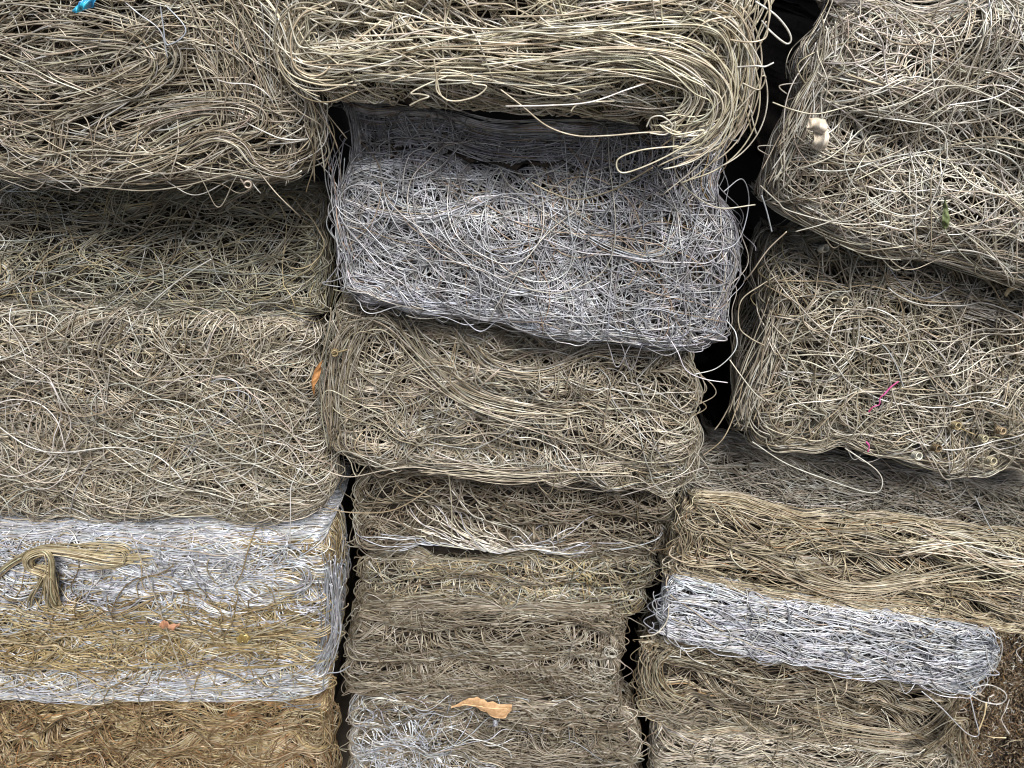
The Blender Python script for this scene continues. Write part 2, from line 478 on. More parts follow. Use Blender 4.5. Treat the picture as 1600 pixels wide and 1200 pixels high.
DENS = 0.84
def fill(B, root, pal, mix, cover=5.5, eu=.09, ev=.05, strands=8, spal=None, zones=(), deep_pal=None, ztan=None):
    """the tangle over the whole bale. mix: [(kind, style, share, palette or None)]"""
    T = Tubes()
    area = (B.W + 2 * eu) * (B.H + 2 * ev)
    tot = area * cover * DENS / (2 * (B.rad * .6 + .00045) * 0.38)
    for kind, st, share, p in mix:
        p = p or pal
        n = int(tot * share)
        kw = dict(st); kw.update(eu=eu, ev=ev)
        if kind == 'w':
            lay(T, B, int(n * .24), 36, (.022, .056), deep_pal or p, 3, out=.006, **kw)
            lay(T, B, int(n * .21), 54, (.006, .022), p, 3, out=.004, **kw)
            kw['L'] = (st['L'][0] * 1.3, st['L'][1] * 1.45)
            lay(T, B, int(n * .27), 84, (-.002, .007), p, 4, out=.0025, **kw)
        else:
            M = 11
            nb = max(1, n // M)
            bundle(T, B, int(nb * .24), M, 44, (.018, .044), deep_pal or p, 3, **kw)
            bundle(T, B, int(nb * .45), M, 64, (.000, .014), p, 4, **kw)
    for (reg, kind, st, n, p, dr) in zones:
        kw = dict(st); kw.update(eu=eu, ev=ev)
        if kind == 'w': lay(T, B, int(n * DENS), 76 if kw['L'][1] > .6 else 46, dr, p, 4, region=reg, out=.002, **kw)
        else: bundle(T, B, int(n * DENS), 12, 56, dr, p, 4, region=reg, **kw)
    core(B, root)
    fray(T, B, int(150 * (B.W + B.H)), deep_pal or pal)
    if strands: random_strands(B, root, strands, spal or pal)
    return T

def bale(label, group='wire bales stacked in the wall', **kw):
    B = Bale(**kw)
    base = (B.C[2] + B.C[3]) / 2 - B.n * B.depth * 0.5
    root = empty('wire_bale', base)
    tag(root, label, 'wire bale', group)
    return B, root

def finish(T, root):
    o = link_mesh('wire_tangle', T.mesh('wire_tangle'), M_WIRE, root)
    o['kind'] = 'stuff'
    return o

def st(base, **kw):
    d = dict(base); d.update(kw); return d

# ================================================================ THE BALES
BALES = {}
# ---- left column
B, r_ = bale('large tan bale of folded matted wire in the top left, above the olive bale',
             quad=[(-150, -130), (445, -110), (478, 285), (-150, 290)], Y=-.075, creases=[(.30, .012, .04), (.62, .012, .04), (.93, -.0, .05)], lump=.006)
T = fill(B, r_, 'tan', [('b', st(B_FOLD, ang0=.06), .55, None), ('w', st(A_FLAT, ang0=.06), .35, None), ('w', A_MIX, .10, None)], cover=6.0, strands=8, spal='pale')
for k in range(12):      # the curtain of wires sweeping down the right end
    x = 290 + 14 * k
    sheaf(T, B, [(x - 60, -40), (x + 5, 40), (x + 40, 130), (x + 55, 215), (x + 45 - k * 2, 285)], 9, 'tan', spread=.018, lift=.002 + .001 * (k % 3), ragged=.45)
sheaf(T, B, [(60, 215), (150, 165), (220, 120), (232, 90), (190, 75), (90, 90), (-20, 110)], 16, 'tan', spread=.011, lift=.006)
sheaf(T, B, [(-20, 60), (60, 40), (180, 45), (258, 70), (262, 105), (200, 140), (100, 175), (0, 190)], 20, 'tan', spread=.014, lift=.007)
sheaf(T, B, [(120, 235), (190, 200), (280, 170), (360, 160), (405, 175), (400, 200), (330, 215), (240, 235)], 18, 'tan', spread=.012, lift=.007)
sheaf(T, B, [(100, 270), (220, 255), (320, 215), (370, 225), (400, 255), (440, 262), (465, 235)], 18, 'tan', spread=.011, lift=.008)
finish(T, r_); BALES['L1'] = (B, r_)
strand(B, r_, [(120, 292), (160, 293), (225, 298), (290, 290), (345, 275), (400, 262)], 'pale', lifts=[.01, .03, .035, .03, .015, .0])
strand(B, r_, [(185, 297), (200, 280), (225, 272), (260, 270)], 'cream', lifts=[.03, .03, .02, .0])
strand(B, r_, [(60, 268), (95, 285), (120, 300), (126, 288), (108, 272), (80, 262)], 'pale', lifts=[.0, .02, .03, .03, .02, .0])
strand(B, r_, [(250, 5), (255, 40), (262, 70), (290, 45), (240, -10)], 'white', lifts=[.006, .012, .014, .01, .0])
strand(B, r_, [(180, -10), (215, 20), (250, 48), (262, 90)], 'white', lifts=[.006, .012, .014, .01])
strand(B, r_, [(340, 125), (360, 130), (395, 133), (420, 150), (430, 170)], 'white', lifts=[.01, .012, .012, .01, .0])
strand(B, r_, [(400, 262), (430, 300), (460, 330), (470, 340)], 'tan', lifts=[.0, .02, .02, .0])

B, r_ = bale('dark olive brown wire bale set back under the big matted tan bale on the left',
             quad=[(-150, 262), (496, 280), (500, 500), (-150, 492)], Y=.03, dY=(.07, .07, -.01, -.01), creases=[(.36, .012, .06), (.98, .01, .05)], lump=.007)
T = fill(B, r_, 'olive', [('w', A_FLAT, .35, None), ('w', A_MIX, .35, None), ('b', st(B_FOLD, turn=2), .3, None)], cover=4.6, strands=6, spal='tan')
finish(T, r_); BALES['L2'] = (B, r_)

B, r_ = bale('tan bale of crisscrossing wire arcs lying on the white and gold bale',
             quad=[(-150, 480), (493, 510), (512, 815), (-150, 808)], rad=.00112, Y=.0, dY=(.015, .015, .0, .0), creases=[], lump=.006)
T = fill(B, r_, 'tan', [('w', A_LOOP, .45, None), ('w', A_STR, .25, None), ('w', A_FLAT, .30, None)], cover=4.2, strands=12, spal='pale',
         zones=[((-1, 1, -1, 1), 'w', A_LONG, 210, 'tan', (-.012, .001)), ((-1, 1, -1, 1), 'w', A_LONG, 110, 'pale', (-.016, -.004)), ((-1, 1, .8, 1), 'b', st(B_FOLD, turn=1), 14, 'tan', (-.002, .01))])
finish(T, r_); BALES['L3'] = (B, r_)
strand(B, r_, [(330, 597), (345, 592), (368, 597), (372, 620), (350, 650), (310, 685), (285, 705), (292, 714), (305, 700), (325, 675), (365, 655), (390, 630), (385, 615), (360, 610), (320, 622)], 'white', lift=.012)
strand(B, r_, [(172, 570), (165, 640), (164, 718), (200, 724), (245, 722)], 'pale', lift=.012)
strand(B, r_, [(245, 722), (280, 680), (320, 610), (345, 540), (350, 520), (335, 505)], 'cream', lift=.013)
strand(B, r_, [(0, 560), (-5, 500), (50, 485), (90, 500), (108, 560), (95, 610), (60, 625)], 'pale', lift=.010)
strand(B, r_, [(20, 560), (15, 520), (30, 510), (80, 515), (120, 570), (130, 640), (190, 680), (240, 700)], 'pale', lift=.009)
strand(B, r_, [(180, 545), (230, 480), (290, 430), (330, 405)], 'cream', lifts=[0, .02, .03, .04])
strand(B, r_, [(110, 470), (135, 480), (150, 465), (132, 490), (155, 500), (190, 480), (240, 440)], 'pale', lift=.014)
strand(B, r_, [(470, 730), (455, 760), (454, 800), (453, 850)], 'white', lifts=[.01, .03, .05, .05])

B, r_ = bale('bright white and gold banded wire bale with a knotted gold hank',
             quad=[(-150, 842), (517, 850), (512, 1092), (-150, 1098)], rad=.0014, Y=-.045, creases=[(.33, .018, .03), (.56, .010, .03), (.79, .012, .03)], lump=.004, r=.03, corner=14)
g1 = st(B_FOLD, turn=3.2, noise_amp=.5)
T = fill(B, r_, 'gold', [('w', st(A_FLAT, noise_amp=.35), .45, 'gold'), ('w', A_MIX, .22, 'gold'), ('b', st(g1, turn=1.5), .13, 'gold'), ('w', A_LOOP, .08, 'white')], cover=4.0, eu=.10, ev=.13, strands=6, spal='white',
    zones=[((-1, .98, .98, 1.9), 'w', st(A_FLAT, noise_amp=.10, g=25, angs=.18), 1900, 'white', (-.010, .008)),
           ((-1, .9, .36, .98), 'w', st(A_FLAT, noise_amp=.30), 520, 'white', (-.008, .012)), ((-1, .9, .36, .9), 'b', g1, 30, 'white', (-.010, .006)),
           ((-1, .9, .36, .9), 'w', A_LOOP, 110, 'white', (-.010, .004)),
           ((-1, .9, -.52, .30), 'w', A_MIX, 330, 'gold', (-.014, .004)), ((-1, .9, -.52, .28), 'w', A_FLAT, 260, 'gold', (-.014, .004)), ((-1, .9, -.5, .3), 'w', st(A_MIX, L=(.1, .3)), 50, 'white', (-.012, .0)),
           ((-1, .9, -.05, .28), 'w', st(A_FLAT, L=(.15, .35)), 70, 'white', (-.008, .002)),
           ((-1, .95, -1.15, -.58), 'w', st(A_FLAT, noise_amp=.2), 820, 'white', (-.010, .012)),
           ((-1, .95, -1.0, -.6), 'w', A_MIX, 130, 'pale', (-.010, .012)),
           ((1.02, 1.3, -1, 1.3), 'w', st(A_FLAT, ang0=PI / 2, L=(.08, .2)), 260, 'warm', (-.003, .012)),
           ((1.02, 1.3, -1, .5), 'w', st(A_FLAT, ang0=PI / 2, L=(.08, .2)), 170, 'white', (-.004, .004))])
sheaf(T, B, [(240, 878), (170, 876), (110, 866), (66, 864), (42, 874), (44, 890), (62, 896), (74, 902), (78, 925), (82, 948), (105, 956)], 30, 'hank', spread=.0085, lifts=[.014, .018, .022, .028, .032, .028, .026, .028, .026, .020, .012], ragged=.15, thick=.012, rad=.0016)
sheaf(T, B, [(-10, 905), (20, 880), (60, 862), (76, 875), (78, 905), (80, 930), (92, 952)], 15, 'hank', spread=.008, rad=.0016, lifts=[.012, .018, .026, .034, .032, .024, .014], ragged=.05, tidy=True)
sheaf(T, B, [(68, 895), (58, 915), (46, 935), (42, 952)], 10, 'hank', spread=.007, lifts=[.03, .026, .02, .012], ragged=.08, tidy=True)
sheaf(T, B, [(90, 868), (150, 858), (192, 862), (196, 880), (160, 888), (90, 886)], 14, 'hank', spread=.008, lift=.016, rad=.0016)
sheaf(T, B, [(308, 946), (322, 960), (330, 990), (350, 1012), (385, 1016), (408, 1010), (405, 990)], 12, 'gold', spread=.008, lift=.010)
sheaf(T, B, [(470, 935), (400, 942), (345, 950), (332, 975), (345, 1000), (370, 1018)], 14, 'gold', spread=.009, lift=.009)
for k in range(6): sheaf(T, B, [(215 + 26 * k, 872), (222 + 26 * k, 890), (240 + 27 * k, 915), (262 + 27 * k, 936)], 9, 'white', spread=.010, lift=.008)
sheaf(T, B, [(400, 925), (440, 930), (478, 915), (480, 890), (455, 882), (435, 900)], 12, 'white', spread=.008, lift=.009)
for dx in (0, 9, 18): sheaf(T, B, [(500 + dx, 860), (508 + dx, 940), (502 + dx, 1010), (480 + dx, 1070)], 12, 'white', spread=.008, lift=.002)
finish(T, r_); BALES['L4'] = (B, r_)
strand(B, r_, [(495, 952), (512, 970), (530, 990)], 'white', lift=.03)
strand(B, r_, [(505, 1078), (506, 1060), (512, 1052), (530, 1050), (546, 1041)], 'white', lifts=[.01, .03, .035, .04, .04], label='bright white wire hooking out across the dark gap')
strand(B, r_, [(410, 1092), (450, 1065), (490, 1040), (510, 1010), (522, 985)], 'white', lifts=[.01, .02, .025, .025, .02])
strand(B, r_, [(440, 1105), (500, 1100), (475, 1108), (430, 1090)], 'white', lifts=[.02, .02, .02, .0])
strand(B, r_, [(205, 835), (230, 900), (270, 1010), (300, 1090)], 'pale', lift=.022)
strand(B, r_, [(0, 830), (60, 822), (118, 815)], 'white', lifts=[.01, .03, .035])

B, r_ = bale('rusty brown bale at the bottom left corner, beneath the white and gold bale',
             quad=[(-150, 1096), (520, 1102), (514, 1300), (-150, 1300)], rad=.0013, Y=-.02, creases=[(.2, .03, .05), (.45, .02, .06)], lump=.008)
T = fill(B, r_, 'rust', [('w', A_LOOP, .40, None), ('w', A_FLAT, .25, 'gold'), ('b', B_FOLD, .35, None)], cover=3.6, strands=8, spal='gold',
         zones=[((-1, 1, -1, 1), 'w', A_LONG, 160, 'rust', (-.012, .001)), ((-.3, .9, -.5, .9), 'b', st(B_FOLD, turn=1), 30, 'gold', (-.004, .008))])
finish(T, r_); BALES['L5'] = (B, r_)

# ---- middle column
B, r_ = bale('bright cream bale at top centre with a folded loop drooping at its lower right corner',
             quad=[(440, -160), (1174, -130), (1164, 290), (452, 222)], Y=-.12, creases=[(.18, .01, .03), (.45, .012, .03), (1.0, .14, .22)], lump=.006, r=.05, rad=.00112)
T = fill(B, r_, 'cream', [('b', st(B_FOLD, ang0=-.02), .40, None), ('w', st(A_FLAT, noise_amp=.3), .40, None), ('w', A_MIX, .20, None)], cover=5.6, strands=14, spal='cream', eu=.08, ev=.10)
for (pts, n, sp, lf) in [
    ([(760, 30), (900, 28), (1040, 20), (1120, 30), (1158, 70), (1166, 130), (1150, 190), (1110, 232), (1050, 245)], 34, .017, .014),
    ([(820, 75), (940, 70), (1040, 80), (1100, 105), (1130, 145), (1120, 190), (1080, 225), (1010, 240)], 34, .016, .020),
    ([(700, 105), (840, 98), (980, 100), (1060, 120), (1085, 150), (1070, 185), (1045, 212)], 16, .012, .014),
    ([(1168, -20), (1168, 50), (1162, 110), (1155, 170), (1135, 215)], 20, .012, .008),
    ([(450, -10), (452, 40), (462, 80), (500, 95), (600, 90), (700, 92)], 22, .013, .010),
    ([(520, 8), (470, 20), (446, 60), (455, 110), (500, 132), (560, 120)], 14, .012, .012),
    ([(520, 60), (640, 50), (760, 62), (880, 52), (1000, 60)], 18, .013, .010),
    ([(540, 110), (640, 120), (760, 112), (880, 128), (980, 120)], 16, .010, .006)]:
    sheaf(T, B, pts, n, 'cream', spread=sp, lift=lf, ragged=.25, thick=.014, K=56)
finish(T, r_); BALES['M1'] = (B, r_)
strand(B, r_, [(782, 140), (815, 165), (855, 197), (900, 212), (950, 212), (1010, 207), (1065, 206)], 'cream', lifts=[.015, .02, .02, .02, .02, .02, .01], label='long cream wire swinging below the bale in front of its dark underside')
strand(B, r_, [(640, 165), (655, 157), (670, 151), (655, 147), (642, 146), (660, 135), (700, 118)], 'cream', lifts=[.02, .025, .025, .02, .015, .01, .0])
strand(B, r_, [(790, 166), (850, 165), (920, 160), (980, 140), (1010, 130)], 'pale', lifts=[.02, .022, .02, .01, .0])
strand(B, r_, [(892, 174), (900, 165), (920, 160), (960, 158)], 'cream', lifts=[.02, .02, .015, .005])
strand(B, r_, [(678, 92), (682, 120), (690, 150), (712, 158), (745, 150), (760, 135), (738, 130), (735, 118), (690, 110), (682, 140), (700, 158)], 'cream', lift=.018)
strand(B, r_, [(1180, 2), (1210, 22), (1230, 45), (1236, 62), (1228, 68), (1205, 50), (1190, 32)], 'pale', lifts=[.01, .02, .02, .02, .02, .02, .01])
strand(B, r_, [(1198, -20), (1202, 15), (1200, 40), (1195, 60), (1170, 66), (1140, 62)], 'cream', lifts=[.01, .02, .02, .02, .02, .01])
strand(B, r_, [(1150, 105), (1180, 103), (1195, 104), (1209, 98)], 'cream', lifts=[.01, .02, .02, .02])
strand(B, r_, [(1160, 130), (1186, 140), (1196, 122), (1190, 120), (1180, 140), (1150, 175)], 'pale', lift=.015)
strand(B, r_, [(1055, 190), (1052, 235), (1058, 275), (1085, 305), (1125, 325), (1180, 320)], 'cream', lifts=[.02, .01, -.02, -.045, -.06, -.07], label='cream wire hanging from the drooping loop over the grey blue bale')
strand(B, r_, [(1030, 195), (1055, 210), (1100, 205), (1040, 245), (975, 270), (965, 250), (1000, 235), (1060, 228)], 'cream', lifts=[.02] * 8)
strand(B, r_, [(1020, 262), (980, 285), (950, 300), (900, 312), (860, 300), (830, 285)], 'warm', lifts=[.0, -.03, -.05, -.07, -.075, -.08])
strand(B, r_, [(1010, 198), (1018, 184), (1035, 182), (1050, 196), (1040, 210), (1015, 208)], 'cream', lift=.02)

B, r_ = bale('blue grey bale of fine springy loops in the centre, beneath the bright cream bale',
             quad=[(498, 120), (1180, 190), (1134, 556), (534, 480)], Y=-.02, dY=(.06, .06, -.05, -.05), creases=[(.08, .04, .16), (.30, .036, .11)], lump=.006, r=.035, corner=14, rad=.0009)
T = fill(B, r_, 'blue', [('w', st(A_LOOP, angs=1.2), .62, None), ('w', A_MIX, .18, None), ('w', st(A_FLAT, ang0=-.1), .20, None)], cover=4.7, strands=12, spal='blue', eu=.10,
         zones=[((-1, 1, -1, 1), 'w', A_LONG, 160, 'blue', (-.012, .001)), ((-.9, .9, -1.02, -.86), 'w', st(A_FLAT, ang0=.0, noise_amp=.06, g=30), 150, 'white', (-.003, .006)),
                ((.86, 1.05, -1, .6), 'w', st(A_FLAT, ang0=PI / 2, noise_amp=.1, L=(.1, .25)), 60, 'blue', (.0, .008)),
                ((-.6, .3, .10, .3), 'b', st(B_FOLD, turn=1, ang0=-.1), 14, 'white', (-.002, .006)),
                ((.2, .9, -.7, .1), 'w', A_LOOP, 40, 'rust', (.008, .02))])
for dx in (0, 9): sheaf(T, B, [(508 + dx, 180), (516 + dx, 280), (526 + dx, 380), (540 + dx, 455)], 9, 'blue', spread=.012, lift=.0, sides=4)
finish(T, r_); BALES['M2'] = (B, r_)
strand(B, r_, [(1040, 520), (1058, 548), (1072, 578), (1100, 592), (1137, 598)], 'white', lifts=[.0, .015, .02, .02, .02], label='white wire end hooking below the lower right corner')
strand(B, r_, [(1135, 500), (1150, 522), (1148, 548), (1120, 575), (1085, 585)], 'white', lifts=[.0, .015, .02, .02, .02])
strand(B, r_, [(1130, 300), (1160, 280), (1170, 320), (1150, 380), (1100, 395)], 'white', lift=.012)

B, r_ = bale('tan bale with long swept wires and a combed left edge, under the blue grey bale',
             quad=[(512, 484), (1100, 554), (1080, 772), (512, 722)], rad=.00112, Y=-.01, dY=(.0, .02, .0, -.01), creases=[(.12, .012, .06), (.48, .016, .07), (.8, .012, .05)], lump=.009, r=.045)
T = fill(B, r_, 'tan', [('b', st(B_FOLD, ang0=-.12, turn=1.6, noise_amp=.5), .30, None), ('w', st(A_FLAT, ang0=-.1, noise_amp=.4), .30, None), ('w', A_LOOP, .40, None)], cover=4.3, strands=12, spal='pale', zones=[((-1, 1, -1, 1), 'w', A_LONG, 150, 'tan', (-.010, .001))])
for dx in range(5):
    sheaf(T, B, [(545 + dx * 14, 490 + dx * 2), (522 + dx * 12, 520), (510 + dx * 10, 580), (508 + dx * 9, 650), (515 + dx * 8, 712)], 11, 'tan', spread=.012, lift=.006)
sheaf(T, B, [(520, 495), (600, 500), (660, 560), (740, 625), (860, 650), (960, 640)], 20, 'tan', spread=.016, lift=.008, ragged=.3)
sheaf(T, B, [(690, 520), (760, 575), (850, 590), (940, 560), (1030, 575)], 18, 'tan', spread=.014, lift=.006, ragged=.3)
sheaf(T, B, [(600, 700), (640, 640), (610, 600), (680, 570), (760, 610)], 14, 'tan', spread=.010, lift=.006, ragged=.3)
sheaf(T, B, [(620, 715), (700, 730), (800, 745), (900, 735), (1000, 730), (1060, 720)], 18, 'tan', spread=.013, lift=.008, ragged=.3)
finish(T, r_); BALES['M3'] = (B, r_)
strand(B, r_, [(1100, 730), (1060, 745), (1020, 760), (970, 775)], 'pale', lifts=[.01, .02, .03, .03])
strand(B, r_, [(700, 742), (770, 743), (850, 740), (920, 738), (985, 740)], 'cream', lift=.02)
strand(B, r_, [(620, 738), (580, 720), (540, 705), (520, 712)], 'pale', lifts=[.02, .02, .01, .0])
strand(B, r_, [(500, 732), (545, 745), (600, 735), (650, 730), (700, 738)], 'pale', lifts=[.02, .02, .02, .02, .01])
strand(B, r_, [(512, 700), (502, 640), (512, 610), (550, 626), (600, 650)], 'pale', lift=.016)

B, r_ = bale('shaded grey brown bale with a pale streak of wires along its bottom edge',
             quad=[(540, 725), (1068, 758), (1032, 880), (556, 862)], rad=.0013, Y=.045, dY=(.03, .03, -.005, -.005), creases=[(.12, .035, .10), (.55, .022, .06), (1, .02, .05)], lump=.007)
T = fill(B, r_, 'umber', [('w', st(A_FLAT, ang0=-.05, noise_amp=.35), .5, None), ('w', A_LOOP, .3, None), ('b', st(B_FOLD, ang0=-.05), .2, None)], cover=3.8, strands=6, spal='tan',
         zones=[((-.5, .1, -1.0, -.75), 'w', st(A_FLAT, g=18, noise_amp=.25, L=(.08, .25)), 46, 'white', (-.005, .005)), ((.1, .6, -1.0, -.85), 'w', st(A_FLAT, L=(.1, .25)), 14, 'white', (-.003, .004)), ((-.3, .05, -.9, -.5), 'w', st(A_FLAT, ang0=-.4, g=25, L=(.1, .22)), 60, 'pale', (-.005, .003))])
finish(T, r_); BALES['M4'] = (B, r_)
strand(B, r_, [(680, 640), (695, 700), (705, 780), (706, 842)], 'pale', lifts=[.07, .05, .03, .015])
strand(B, r_, [(500, 790), (540, 800), (600, 800), (640, 785), (680, 755)], 'cream', lifts=[.02, .03, .03, .03, .03])

B, r_ = bale('thin brown bale with yellowish wires, below the pale streak in the middle column',
             quad=[(556, 868), (1030, 876), (990, 968), (552, 950)], rad=.0013, Y=.03, dY=(.02, .02, .0, .0), lump=.007, r=.025, creases=[(.02, .02, .1), (.5, .02, .07), (.98, .02, .08)])
T = fill(B, r_, 'umber', [('w', A_LOOP, .55, 'olive'), ('w', st(A_FLAT, ang0=-.08), .45, None)], cover=3.8, strands=5, spal='warm',
         zones=[((.0, .8, -.9, .5), 'w', st(A_FLAT, ang0=-.25, noise_amp=.5), 120, 'gold', (.0, .010))])
finish(T, r_); BALES['M5'] = (B, r_)

B, r_ = bale('grey tan bale of tightly pressed horizontal layers, directly above the dry tan leaf',
             quad=[(540, 950), (976, 962), (972, 1102), (535, 1094)], rad=.0013, Y=-.01, creases=[(.02, .012, .05), (.27, .03, .04), (.58, .03, .04), (.99, .02, .05)], lump=.005, r=.03)
T = fill(B, r_, 'umber', [('b', st(B_FOLD, turn=2.2, noise_amp=.25), .4, 'umber'), ('w', st(A_FLAT, noise_amp=.2), .6, None)], cover=4.1, strands=5, spal='tan',
         zones=[((-.7, .9, -.75, -.2), 'w', st(A_FLAT, ang0=-.9, noise_amp=.3, L=(.05, .14)), 260, 'umber', (-.002, .006)),
                ((-.8, .9, .15, .5), 'w', st(A_FLAT, ang0=-.8, noise_amp=.4, L=(.05, .14)), 170, 'umber', (-.001, .008)),
                ((.7, .95, -.8, .3), 'w', st(A_LOOP, ks=30, L=(.1, .25)), 60, 'grey', (-.002, .006))])
finish(T, r_); BALES['M6'] = (B, r_)

B, r_ = bale('silver and tan mixed bale under the dry tan leaf, bottom of the middle column',
             quad=[(545, 1100), (1000, 1108), (992, 1300), (535, 1300)], rad=.0013, Y=-.03, creases=[(.02, .014, .05), (.2, .028, .04), (.45, .025, .05)], lump=.007, r=.03)
T = fill(B, r_, 'tan', [('b', st(B_FOLD, turn=2.5), .35, 'umber'), ('w', A_FLAT, .4, 'umber'), ('w', A_LOOP, .25, 'umber')], cover=4.2, strands=7, spal='white',
         zones=[((-1, -.45, -.9, .95), 'w', A_LOOP, 240, 'white', (-.004, .010)), ((-.6, .0, -.5, .3), 'w', st(A_FLAT, ang0=-.4), 110, 'white', (-.004, .008))])
finish(T, r_); BALES['M7'] = (B, r_)
strand(B, r_, [(605, 1122), (620, 1140), (638, 1165), (646, 1182), (636, 1195), (600, 1200)], 'white', lift=.012)
strand(B, r_, [(780, 1175), (795, 1145), (815, 1120)], 'pale', lift=.014)
strand(B, r_, [(690, 1140), (710, 1165), (740, 1155), (790, 1170), (800, 1185)], 'white', lift=.01)

# ---- right column
B, r_ = bale('dark wire bale at the very top right edge, mostly cut off by the picture',
             quad=[(1290, -260), (1760, -230), (1760, 10), (1290, -18)], Y=.07, lump=.006)
T = fill(B, r_, 'grey', [('w', A_MIX, 1, None)], cover=4, strands=0)
finish(T, r_)
B, r_ = bale('large pale silver tan bale of wide wire arcs, top right, with a slanting left side',
             quad=[(1334, 8), (1760, 14), (1760, 500), (1194, 335)], Y=-.07, creases=[(.45, .008, .08)], lump=.009, r=.05, corner=14)
T = fill(B, r_, 'pale', [('w', A_STR, .50, None), ('w', A_LOOP, .30, None), ('b', st(B_FOLD, ang0=-.1, turn=.8), .20, None)], cover=4.8, strands=14, spal='pale', deep_pal='tan', eu=.08,
         zones=[((-1, 1, -1, 1), 'w', A_LONG, 110, 'pale', (-.012, .001)), ((-1, 1, -1, 1), 'w', A_LONG, 90, 'pale', (-.016, -.003)), ((-.2, 1, .8, 1.0), 'b', st(B_FOLD, turn=.3, noise_amp=.1), 16, 'pale', (-.002, .008))])
for k in range(6):
    sheaf(T, B, [(1326 + k * 9, 25), (1288 + k * 10, 100), (1243 + k * 12, 190), (1203 + k * 14, 300)], 15, 'pale', spread=.013, lift=.004, ragged=.3)
finish(T, r_); BALES['R1'] = (B, r_)
strand(B, r_, [(1207, 160), (1240, 172), (1275, 178), (1320, 168), (1380, 155)], 'pale', lifts=[.02, .02, .02, .015, .01], label='straight wire end poking left across the dark gap')
strand(B, r_, [(1350, 180), (1420, 190), (1465, 200), (1480, 230), (1470, 280), (1430, 355), (1370, 350)], 'pale', lift=.016)
strand(B, r_, [(1560, -10), (1595, 50), (1600, 110), (1560, 150), (1480, 165)], 'white', lift=.02)
strand(B, r_, [(1190, 305), (1198, 330), (1206, 362)], 'white', lifts=[.02, .02, .02])
strand(B, r_, [(1162, 440), (1175, 425), (1200, 390), (1229, 362)], 'cream', lifts=[-.02, .0, .01, .02])
strand(B, r_, [(1243, 362), (1300, 345), (1400, 300), (1500, 262)], 'pale', lift=.014)
strand(B, r_, [(1188, 290), (1215, 315), (1235, 330), (1320, 350), (1400, 345)], 'pale', lift=.012)

B, r_ = bale('brownish bale of open wire arcs with little coils and a pink thread',
             quad=[(1230, 348), (1760, 468), (1760, 770), (1148, 700)], rad=.00112, Y=-.03, dY=(.07, .07, -.03, -.03), creases=[], lump=.009, r=.05, corner=9)
T = fill(B, r_, 'tan', [('w', A_STR, .50, 'tan'), ('w', A_LOOP, .35, None), ('w', A_FLAT, .15, None)], cover=3.9, strands=14, spal='pale', deep_pal='olive', eu=.12, zones=[((-1, 1, -1, 1), 'w', A_LONG, 130, 'tan', (-.012, .001)), ((-1, 1, -.8, .5), 'w', A_LONG, 70, 'pale', (-.018, -.006))])
for k in range(4):
    sheaf(T, B, [(1330, 425 + k * 8), (1420, 440 + k * 7), (1500, 462 + k * 8), (1620, 490 + k * 10)], 10, 'pale', spread=.010, lift=.008, ragged=.3)
for k in range(4):
    sheaf(T, B, [(1230 + k * 9, 440), (1195 + k * 10, 530), (1160 + k * 12, 620), (1150 + k * 12, 680)], 10, 'tan', spread=.010, lift=.0, ragged=.3)
finish(T, r_); BALES['R2'] = (B, r_)
strand(B, r_, [(1175, 690), (1230, 725), (1300, 752), (1360, 770), (1378, 760), (1370, 735), (1320, 700)], 'pale', lifts=[.01, .02, .03, .03, .03, .02, .0])
strand(B, r_, [(1140, 562), (1160, 590), (1180, 615), (1195, 627)], 'cream', lifts=[.01, .02, .02, .01])
strand(B, r_, [(1098, 712), (1130, 685), (1150, 640), (1160, 600)], 'cream', lifts=[.0, .01, .0, .0])
strand(B, r_, [(1215, 430), (1190, 445), (1158, 470), (1155, 510), (1172, 528), (1195, 540)], 'tan', lift=.01)
strand(B, r_, [(1345, 525), (1380, 540), (1400, 570), (1412, 605)], 'white', lift=.016)
strand(B, r_, [(1380, 405), (1410, 445), (1440, 465), (1465, 460), (1487, 445)], 'white', lift=.03)
R2 = B, r_

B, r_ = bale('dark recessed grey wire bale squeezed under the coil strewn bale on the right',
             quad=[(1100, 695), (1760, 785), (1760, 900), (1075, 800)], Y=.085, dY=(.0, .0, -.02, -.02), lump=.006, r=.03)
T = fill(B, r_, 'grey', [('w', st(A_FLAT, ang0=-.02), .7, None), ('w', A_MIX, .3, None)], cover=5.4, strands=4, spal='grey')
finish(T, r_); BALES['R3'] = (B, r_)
strand(B, r_, [(1523, 775), (1545, 820), (1578, 868)], 'white', lift=.04, label='straight white wire leaning across the dark recess')

B, r_ = bale('warm tan bale of thick swept layers resting on the bluish white slab',
             quad=[(1068, 800), (1720, 868), (1700, 1010), (1040, 918)], rad=.0013, Y=-.005, creases=[(.36, .028, .05), (.70, .022, .03), (.86, .01, .02)], lump=.007, r=.035)
T = fill(B, r_, 'warm', [('b', st(B_FOLD, ang0=-.04, turn=1.6, noise_amp=.3), .3, None), ('b', st(B_FOLD, ang0=-.04, turn=1.6, noise_amp=.3), .2, 'umber'), ('w', st(A_FLAT, ang0=-.03, noise_amp=.25), .5, None)], cover=4.3, strands=7, spal='cream', eu=.08,
         zones=[((-.9, .9, -1, -.7), 'w', st(A_FLAT, ang0=-.02, g=30, noise_amp=.06), 260, 'warm', (-.003, .006))])
sheaf(T, B, [(1400, 848), (1480, 858), (1560, 880), (1640, 900)], 30, 'cream', spread=.020, lift=.010, ragged=.25)
sheaf(T, B, [(1100, 830), (1140, 855), (1240, 900), (1330, 925), (1450, 905), (1560, 880)], 24, 'warm', spread=.016, lift=.008, ragged=.25)
